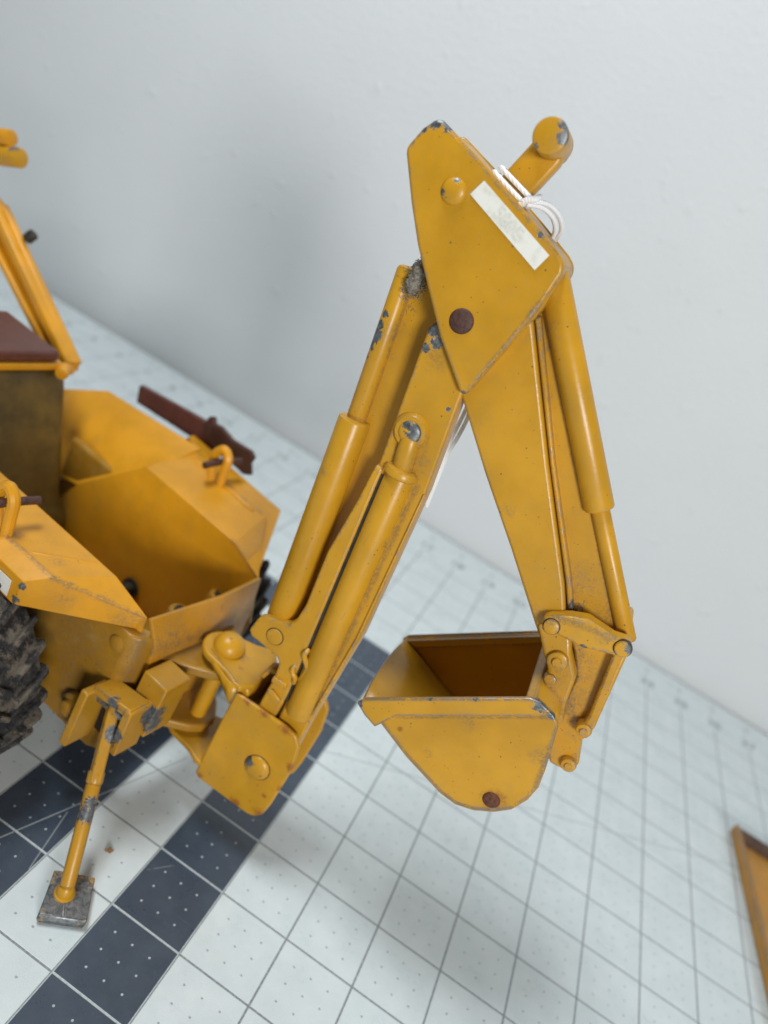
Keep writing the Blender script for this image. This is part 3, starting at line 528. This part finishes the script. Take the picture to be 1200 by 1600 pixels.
# loops with rusty pins on both fenders
def loop(l, x, z0, par, s_):
    pts = [V(x - 0.02, l, z0 - 0.05), V(x - 0.13, l, z0 + 0.22), V(x - 0.15, l, z0 + 0.42), V(x - 0.03, l, z0 + 0.56), V(x + 0.10, l, z0 + 0.46), V(x + 0.12, l, z0 + 0.22), V(x + 0.14, l, z0 - 0.05)]
    tube('lifting_loop', pts, 0.075, P_BODY, par)
    tube('loop_pin', [V(x - 0.05, l - 0.32, z0 + 0.30), V(x, l, z0 + 0.36), V(x + 0.06, l + 0.40, z0 + 0.36)], 0.055, RUST, par)
ridge((-3.05, 1.92, 3.31), (-2.62, 1.92, 3.285), 0.035, ff); ridge((-2.3, 1.92, 3.265), (-1.6, 1.92, 3.215), 0.035, ff)
loop(1.87, -2.45, 3.24, ff, 1); loop(-1.80, -2.50, 3.12, nf, -1)
# rusty lever outside the far fender
lev = vprism('raised_stabilizer_leg', [(-5.13, 3.40), (-5.07, 3.08), (-2.5, 3.30), (-2.5, 3.57), (-3.5, 3.62)], 2.60, 2.72, BROWN, toy, 0.02)
lev['label'] = 'dark brown stabilizer leg folded up beside the far fender'
vprism('stabilizer_pad', [(-3.55, 3.50), (-3.50, 3.74), (-3.40, 3.80), (-3.33, 3.70), (-3.2, 3.73), (-2.9, 3.66), (-2.48, 3.70), (-2.37, 3.63), (-2.40, 3.5), (-2.30, 3.33), (-2.45, 3.26), (-3.4, 3.34)], 2.57, 2.66, RUST, lev, 0.025)
# lower chassis
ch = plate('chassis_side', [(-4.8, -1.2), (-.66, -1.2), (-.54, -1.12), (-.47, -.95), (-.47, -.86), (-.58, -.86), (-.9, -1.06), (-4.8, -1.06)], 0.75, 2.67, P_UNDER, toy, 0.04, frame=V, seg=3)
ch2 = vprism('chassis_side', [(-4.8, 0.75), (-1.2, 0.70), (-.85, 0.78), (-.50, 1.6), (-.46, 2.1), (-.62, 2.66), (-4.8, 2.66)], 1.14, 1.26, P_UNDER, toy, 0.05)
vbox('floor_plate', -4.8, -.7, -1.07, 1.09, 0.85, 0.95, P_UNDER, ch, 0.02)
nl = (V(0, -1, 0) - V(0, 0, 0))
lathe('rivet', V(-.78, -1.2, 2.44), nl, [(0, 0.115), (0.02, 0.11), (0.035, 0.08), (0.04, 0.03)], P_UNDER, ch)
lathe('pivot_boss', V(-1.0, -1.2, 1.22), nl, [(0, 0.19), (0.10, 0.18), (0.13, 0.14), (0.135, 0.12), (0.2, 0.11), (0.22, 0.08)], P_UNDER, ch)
# things inside the open body
lathe('axle_hole', V(-2.58, 1.06, 1.2), nl, [(0, 0.17), (0.02, 0.17)], DARK, ch)
rod('axle', V(-2.58, 1.12, 1.2), V(-2.58, 0.72, 1.2), 0.10, DARK, ch)
for x, l in ((-1.05, 1.1), (-1.05, 0.25)):
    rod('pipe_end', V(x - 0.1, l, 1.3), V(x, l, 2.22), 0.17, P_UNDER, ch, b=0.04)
    lathe('pipe_bore', V(x, l, 2.20), V(0.3, 0, 1) - V(0, 0, 0), [(0, 0.10), (0.03, 0.10)], DARK, ch)
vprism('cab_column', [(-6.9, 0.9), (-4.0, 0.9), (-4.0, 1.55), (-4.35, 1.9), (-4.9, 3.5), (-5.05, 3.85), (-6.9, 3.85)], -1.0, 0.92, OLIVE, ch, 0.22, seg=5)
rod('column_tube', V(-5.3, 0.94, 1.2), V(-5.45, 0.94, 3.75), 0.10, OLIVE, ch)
# seat
seat = vbox('seat', -6.3, -4.98, -0.75, 0.62, 3.92, 4.10, BROWN, toy, 0.05)
seat['label'] = 'flat brown seat pad'
vbox('seat_pan', -6.35, -4.95, -0.8, 0.72, 3.80, 3.915, P_BODY, seat, 0.03)
rod('seat_knob', V(-5.0, 0.80, 3.82), V(-4.85, 0.62, 3.80), 0.10, P_BODY, seat)
# loader arm and cylinders seen past the seat
la = vprism('loader_arm', [(-5.38, 3.70), (-5.36, 3.55), (-5.5, 3.46), (-5.7, 3.50), (-7.9, 4.75), (-8.4, 5.0), (-8.4, 5.32), (-7.75, 5.16)], 1.28, 1.42, P_BODY, toy, 0.03)
la['label'] = 'slanting channel section arm of the front loader'
vprism('arm_flange', [(-5.36, 3.70), (-5.45, 3.56), (-7.95, 5.06), (-7.95, 5.22)], 1.14, 1.46, P_BODY, la, 0.03)
vprism('arm_flange', [(-5.62, 3.56), (-5.70, 3.46), (-8.05, 4.68), (-8.05, 4.80)], 1.14, 1.46, P_BODY, la, 0.03)
rod('arm_flange', V(-5.6, 1.2, 3.48), V(-5.3, 1.2, 3.62), 0.09, P_BODY, la)
rod('lever_knob', V(-7.3, 1.42, 4.9), V(-7.22, 1.48, 5.06), 0.09, DARK, la, b=0.03)
lc = rod('loader_cylinder', V(-9.6, 1.3, 5.42), V(-7.74, 1.3, 6.05), 0.155, paint('paint_cyl', chips=[(V(-7.84, 1.2, 6.16), 0.09)], edge=0.2, seed=16), toy, b=0.02)
rod('loader_cylinder', V(-9.6, 1.3, 5.76), V(-8.05, 1.3, 6.24), 0.13, P_BODY, toy, b=0.02)
# --- wheels
TYRE = NT('muddy_rubber')
n1 = TYRE.noise(6, 6, 0.7); n2 = TYRE.noise(2.2, 4, 0.6)
cc = TYRE.mix(TYRE.ramp(n1, 0.45, 0.66), (0.014, 0.014, 0.015), (0.060, 0.055, 0.048))
cc = TYRE.mix(TYRE.m('MULTIPLY', TYRE.ramp(n2, 0.40, 0.58), TYRE.ramp(n1, 0.42, 0.58)), cc, (0.14, 0.115, 0.085))
TYRE.t.links.new(cc, TYRE.b.inputs['Base Color']); TYRE.b.inputs['Roughness'].default_value = 0.7; TYRE.bump(TYRE.noise(14, 5, 0.7), 0.9, 0.06); TYRE = TYRE.mat
def wheel(l0, l1, x, r):
    lm_ = (l0 + l1) / 2; hw = abs(l1 - l0) / 2; ax = V(0, 1, 0) - V(0, 0, 0)
    w_ = lathe('wheel', V(x, lm_ - hw, r), ax, [(0.05, r * 0.55), (0.02, r * 0.72), (0.0, r * 0.86), (0.06, r * 0.92), (hw, r * 0.94), (2 * hw - 0.06, r * 0.92), (2 * hw, r * 0.86), (2 * hw - 0.02, r * 0.72), (2 * hw - 0.05, r * 0.55)], TYRE, toy, 72)
    vs, fs = [], []
    N = 26
    for side in (-1, 1):
        for k in range(N):                              # chevron lugs, half a step apart on the two sides
            a0 = 2 * math.pi * (k + (0.5 if side > 0 else 0)) / N; i = len(vs)
            for (l, da, r0, r1) in ((0.02, -0.13, 0.90, 1.0), (hw * 0.55, -0.02, 0.90, 1.0), (hw * 0.99, 0.08, 0.80, 0.985), (hw * 1.02, 0.10, 0.72, 0.90)):
                for dth in (-0.040, 0.040):
                    for rr in (r0, r1):
                        th = a0 + da + dth * (1 if rr == r0 else 0.75)
                        vs.append(V(x + r * rr * math.cos(th), lm_ + side * l, r + r * rr * math.sin(th)))
            for j in range(3):
                b0 = i + 4 * j; b1 = b0 + 4
                fs += [(b0 + 1, b0 + 3, b1 + 3, b1 + 1), (b0, b0 + 1, b1 + 1, b1), (b0 + 3, b0 + 2, b1 + 2, b1 + 3), (b0 + 2, b0, b1, b1 + 2)]
            fs += [(i, i + 1, i + 3, i + 2), (i + 12, i + 14, i + 15, i + 13)]
    obj('tread', vs, fs, TYRE, w_, bevel=0.02, ang=30)
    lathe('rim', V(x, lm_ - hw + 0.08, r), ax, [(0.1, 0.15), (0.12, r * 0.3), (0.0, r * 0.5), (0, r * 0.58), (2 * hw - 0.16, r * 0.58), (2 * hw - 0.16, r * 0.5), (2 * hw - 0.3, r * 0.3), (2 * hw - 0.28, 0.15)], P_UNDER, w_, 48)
    return w_
wn = wheel(-2.75, -1.80, -2.35, 1.42); wn['label'] = 'muddy black lugged tyre under the stickered fender'
wf = wheel(1.40, 2.40, -2.30, 1.46); wf['label'] = 'black lugged tyre behind the far fender'
# --- hitch lugs at the back
lug = [(-.50, -.80), (-.50, .75), (.02, .38), (.22, .14), (.24, -.1), (.12, -.28), (-.05, -.42)]
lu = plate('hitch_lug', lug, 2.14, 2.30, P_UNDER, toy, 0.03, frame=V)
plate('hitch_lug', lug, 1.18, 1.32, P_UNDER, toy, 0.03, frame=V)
# --- stabilizer nearest the muddy tyre
P_STAB = paint('paint_stabilizer', base=(0.42, 0.205, 0.012), chips=[(V(-.02, -1.06, 1.85), 0.18), (V(.02, -1.0, 1.66), 0.14), (V(-.35, -1.42, 1.92), 0.10), (V(-.15, -1.45, 1.6), 0.12), ((-1.10, 0.62, 1.40), 0.12), ((-1.03, 0.50, 1.22), 0.11), ((-0.77, 0.08, 0.88), 0.12), ((-0.80, 0.14, 0.98), 0.09), ((-1.18, 0.66, 1.58), 0.09), ((-0.62, -0.10, 0.62), 0.05), ((-0.85, 0.25, 1.0), 0.04)],
               dust=[((-1.15, 0.6, 1.6), 0.15), ((-1.0, 0.5, 1.2), 0.10)], edge=0.5, seed=17, streaks=[(V(-.62, -1.45, 1.95), V(-.10, -1.45, 1.95), 0.05)], dirt=0.5)
st = box('stabilizer', V(-.72, -1.36, 1.40), (V(.06, 0, 0) - V(0, 0, 0)), (V(0, .20, 0) - V(0, 0, 0)), (0.02, 0, .47), P_STAB, toy, 0.022)
st['label'] = 'extended stabilizer leg with chipped paint and square grey pad on the mat'
box('housing_top', V(-.38, -1.28, 1.93), (V(.30, 0, 0.05) - V(0, 0, 0)), (V(0, .16, 0) - V(0, 0, 0)), (0, 0, .065), P_STAB, st, 0.018)
box('housing_cheek', V(-.10, -1.26, 1.66), (V(.06, 0, 0) - V(0, 0, 0)), (V(0, .19, 0) - V(0, 0, 0)), (0, 0, .36), P_STAB, st, 0.02)
box('housing_back', V(-.40, -1.14, 1.5), (V(.28, 0, 0) - V(0, 0, 0)), (V(0, .05, 0) - V(0, 0, 0)), (0, 0, .40), DARK, st, 0.01)
box('mounting_block', V(-.16, -.88, 1.90), (V(.20, 0, 0) - V(0, 0, 0)), (V(0, .22, 0) - V(0, 0, 0)), (0.02, 0, .42), P_STAB, st, 0.022)
t0 = Vector((-1.30, 0.84, 1.80)); t1 = Vector((-0.464, -0.36, 0.30)); d = (t1 - t0).normalized(); u = d.cross(Vector((0.6, 0.8, 0.25))).normalized(); v = d.cross(u)
tm = t0.lerp(t1, 0.45)
rod('leg_pivot', V(-.66, -1.30, 1.72), V(-.14, -1.30, 1.76), 0.075, STEEL, st)
box('leg_bar', (t0 + tm) / 2, (tm - t0) / 2 * 1.05, u * 0.095, v * 0.07, P_STAB, st, 0.025)
rod('leg', tm - d * 0.05, t1, 0.088, P_STAB, st, n=8, b=0.02, ang=60)
rod('leg_collar', tm - d * 0.12, tm + d * 0.03, 0.10, P_STAB, st, n=12)
P_BALL = paint('paint_ball', chips=[((-0.38, -0.4, 0.40), 0.05)], dust=[((-0.46, -0.3, 0.42), 0.1)], edge=0.3, seed=18, dirt=0.6)
lathe('ball_joint', (-0.465, -0.35, 0.16), (0, 0, 1), [(-0.01, 0.125), (0.02, 0.12)] + [(0.03 + 0.15 * math.sin(a), 0.105 * math.cos(a)) for a in [k * math.pi / 2 / 6 for k in range(7)]], P_BALL, st)
P_PAD = paint('paint_pad', base=(0.45, 0.24, 0.04), chips=[((-0.38, -0.40, 0.2), 0.44), ((-0.5, -0.45, 0.1), 0.30), ((-0.25, -0.6, 0.08), 0.26), ((-0.25, -0.35, 0.2), 0.2)], edge=0.3, seed=19, dirt=0.5)
pad = [(-0.753, -0.20), (-0.329, 0.025), (-0.045, -0.45), (-0.51, -0.71)]
n = 4
vs = [(x, y, 0.165) for x, y in pad] + [(x + (0.02 if i < 2 else 0.0), y + (-0.02), 0.09) for i, (x, y) in enumerate(pad)] + [(x * 0.95 - 0.02, y * 0.95 - 0.02, 0.0) for x, y in pad]
fs = [(0, 1, 2, 3), (11, 10, 9, 8)] + [(k * 4 + i, k * 4 + (i + 1) % 4, k * 4 + 4 + (i + 1) % 4, k * 4 + 4 + i) for k in range(2) for i in range(4)]
obj('pad', vs, fs, P_PAD, st, bevel=0.015)
rod('pad_seam', (-0.45, -0.36, 0.158), (-0.29, -0.57, 0.158), 0.018, P_PAD, st, b=0.005, n=8)

# ------------------------------------------------------------------ white string tied round the handle
STRING = NT('white_cotton')
STRING.b.inputs['Base Color'].default_value = (0.82, 0.86, 0.90, 1); STRING.b.inputs['Roughness'].default_value = 0.9
wv = STRING.n('ShaderNodeTexWave'); wv.wave_type = 'BANDS'; wv.bands_direction = 'DIAGONAL'; STRING.put(wv.inputs['Vector'], STRING.pos()); wv.inputs['Scale'].default_value = 17
STRING.bump(wv.outputs['Fac'], 0.35, 0.012); STRING = STRING.mat
se = bpy.data.objects.new('string', None); col.objects.link(se); se.location = Vector((0.0, 2.0, 8.8)) * S; se.empty_display_size = 0.01
tag(se, 'white cotton string knotted round the handle at the top of the digging arm', 'string')
bpy.context.view_layer.update()
ST = 0.025
tube('string_turn', [(-0.20, 2.1, 9.08), (-0.20, 1.9, 9.07), (-0.12, 1.84, 9.05), (0.10, 1.83, 8.985), (0.22, 1.84, 8.95), (0.22, 2.0, 8.95), (0.2, 2.15, 8.96)], ST, STRING, se)
tube('string_turn', [(-0.24, 2.1, 9.02), (-0.24, 1.9, 9.01), (-0.17, 1.84, 8.99), (0.06, 1.82, 8.92), (0.19, 1.83, 8.885), (0.19, 2.0, 8.88), (0.18, 2.15, 8.9)], ST, STRING, se)
tube('string_knot', [(0.15, 1.80, 8.86), (0.19, 1.77, 8.92), (0.26, 1.78, 8.97), (0.27, 1.86, 9.0)], ST * 1.3, STRING, se)
tube('string_end', [(0.22, 1.80, 8.93), (0.37, 1.90, 8.98), (0.50, 2.08, 8.93), (0.55, 2.32, 8.80), (0.46, 2.54, 8.55), (0.40, 2.60, 7.9), (0.50, 2.66, 7.0), (0.53, 2.68, 6.6), (0.555, 2.66, 6.2), (0.66, 2.62, 5.45)], ST, STRING, se)
tube('string_end', [(0.20, 1.80, 8.89), (0.33, 1.92, 8.93), (0.45, 2.1, 8.89), (0.50, 2.33, 8.76), (0.43, 2.54, 8.5), (0.36, 2.60, 7.9), (0.46, 2.66, 7.0), (0.58, 2.68, 6.66), (0.60, 2.68, 6.35), (0.60, 2.66, 6.05), (0.68, 2.62, 5.42)], ST, STRING, se)

# ------------------------------------------------------------------ small things on the mat
cr = obj('crumb', [(-0.53, 0.49, 0.0), (-0.44, 0.50, 0.0), (-0.43, 0.57, 0.0), (-0.50, 0.58, 0.0), (-0.49, 0.52, 0.05), (-0.45, 0.55, 0.035)], [(0, 3, 2, 1), (0, 1, 4), (1, 2, 5), (1, 5, 4), (2, 3, 5), (3, 4, 5), (3, 0, 4)],
         simple('brown_crumb', (0.16, 0.08, 0.03), (0.30, 0.16, 0.07), 40, 0.8, 0, 0.6), smooth=False)
tag(cr, 'tiny brown crumb lying on a white square by the stabilizer pad', 'crumb')
# a yellow metal scoop standing at the edge of the picture
P_SC = paint('paint_scoop', base=(0.50, 0.22, 0.02), dust=[((9.1, 9.4, 0.2), 0.5), ((9.25, 7.0, 0.25), 0.5), ((9.5, 9.2, 0.2), 0.6)], edge=1.4, seed=20, dirt=1.0, specks=3, streaks=[((9.1, 9.4, 0.25), (9.4, 4.4, 0.25), 0.10), ((9.25, 9.0, 0.07), (9.5, 5.0, 0.07), 0.12)])
sp = bpy.data.objects.new('metal_tray', None); col.objects.link(sp); sp.location = Vector((10.5, 7, 0)) * S; sp.empty_display_size = 0.01
bpy.context.view_layer.update()
tag(sp, 'shallow yellow metal tray with rusty brown rim lying on the mat apart from the toy', 'tray')
sx0, sx1, sy0, sy1, sh = 9.03, 13.5, 4.4, 9.45, 0.25
def xl(y): return sx0 + (sy1 - y) * 0.069
def bar4(name, q, z0, z1, mat_, bv):                # a plan quad given a height
    plate(name, q, z0, z1, mat_, sp, bv)
bar4('side_plate', [(xl(sy1), sy1), (xl(sy1) + .13, sy1 - .02), (xl(sy0) + .13, sy0), (xl(sy0), sy0)], 0.0, sh, P_SC, 0.045)
bar4('side_plate', [(sx1, sy1), (sx1 + .13, sy1), (sx1 + .13, sy0), (sx1, sy0)], 0.0, sh, P_SC, 0.045)
bar4('back_plate', [(xl(sy1) + .132, sy1 - .30), (xl(sy1) + .132, sy1 - .02), (sx1 - .003, sy1), (sx1 - .003, sy1 - .3)], 0.0, sh - 0.02, simple('rusty_scoop_back', (0.05, 0.03, 0.02), (0.12, 0.06, 0.03), 6, 0.7, 0.1, 0.5), 0.04)
bar4('bottom_plate', [(xl(sy1) + .135, sy1 - .303), (sx1 - .003, sy1 - .303), (sx1 - .003, sy0), (xl(sy0) + .135, sy0)], 0.0, 0.07, P_SC, 0.01)
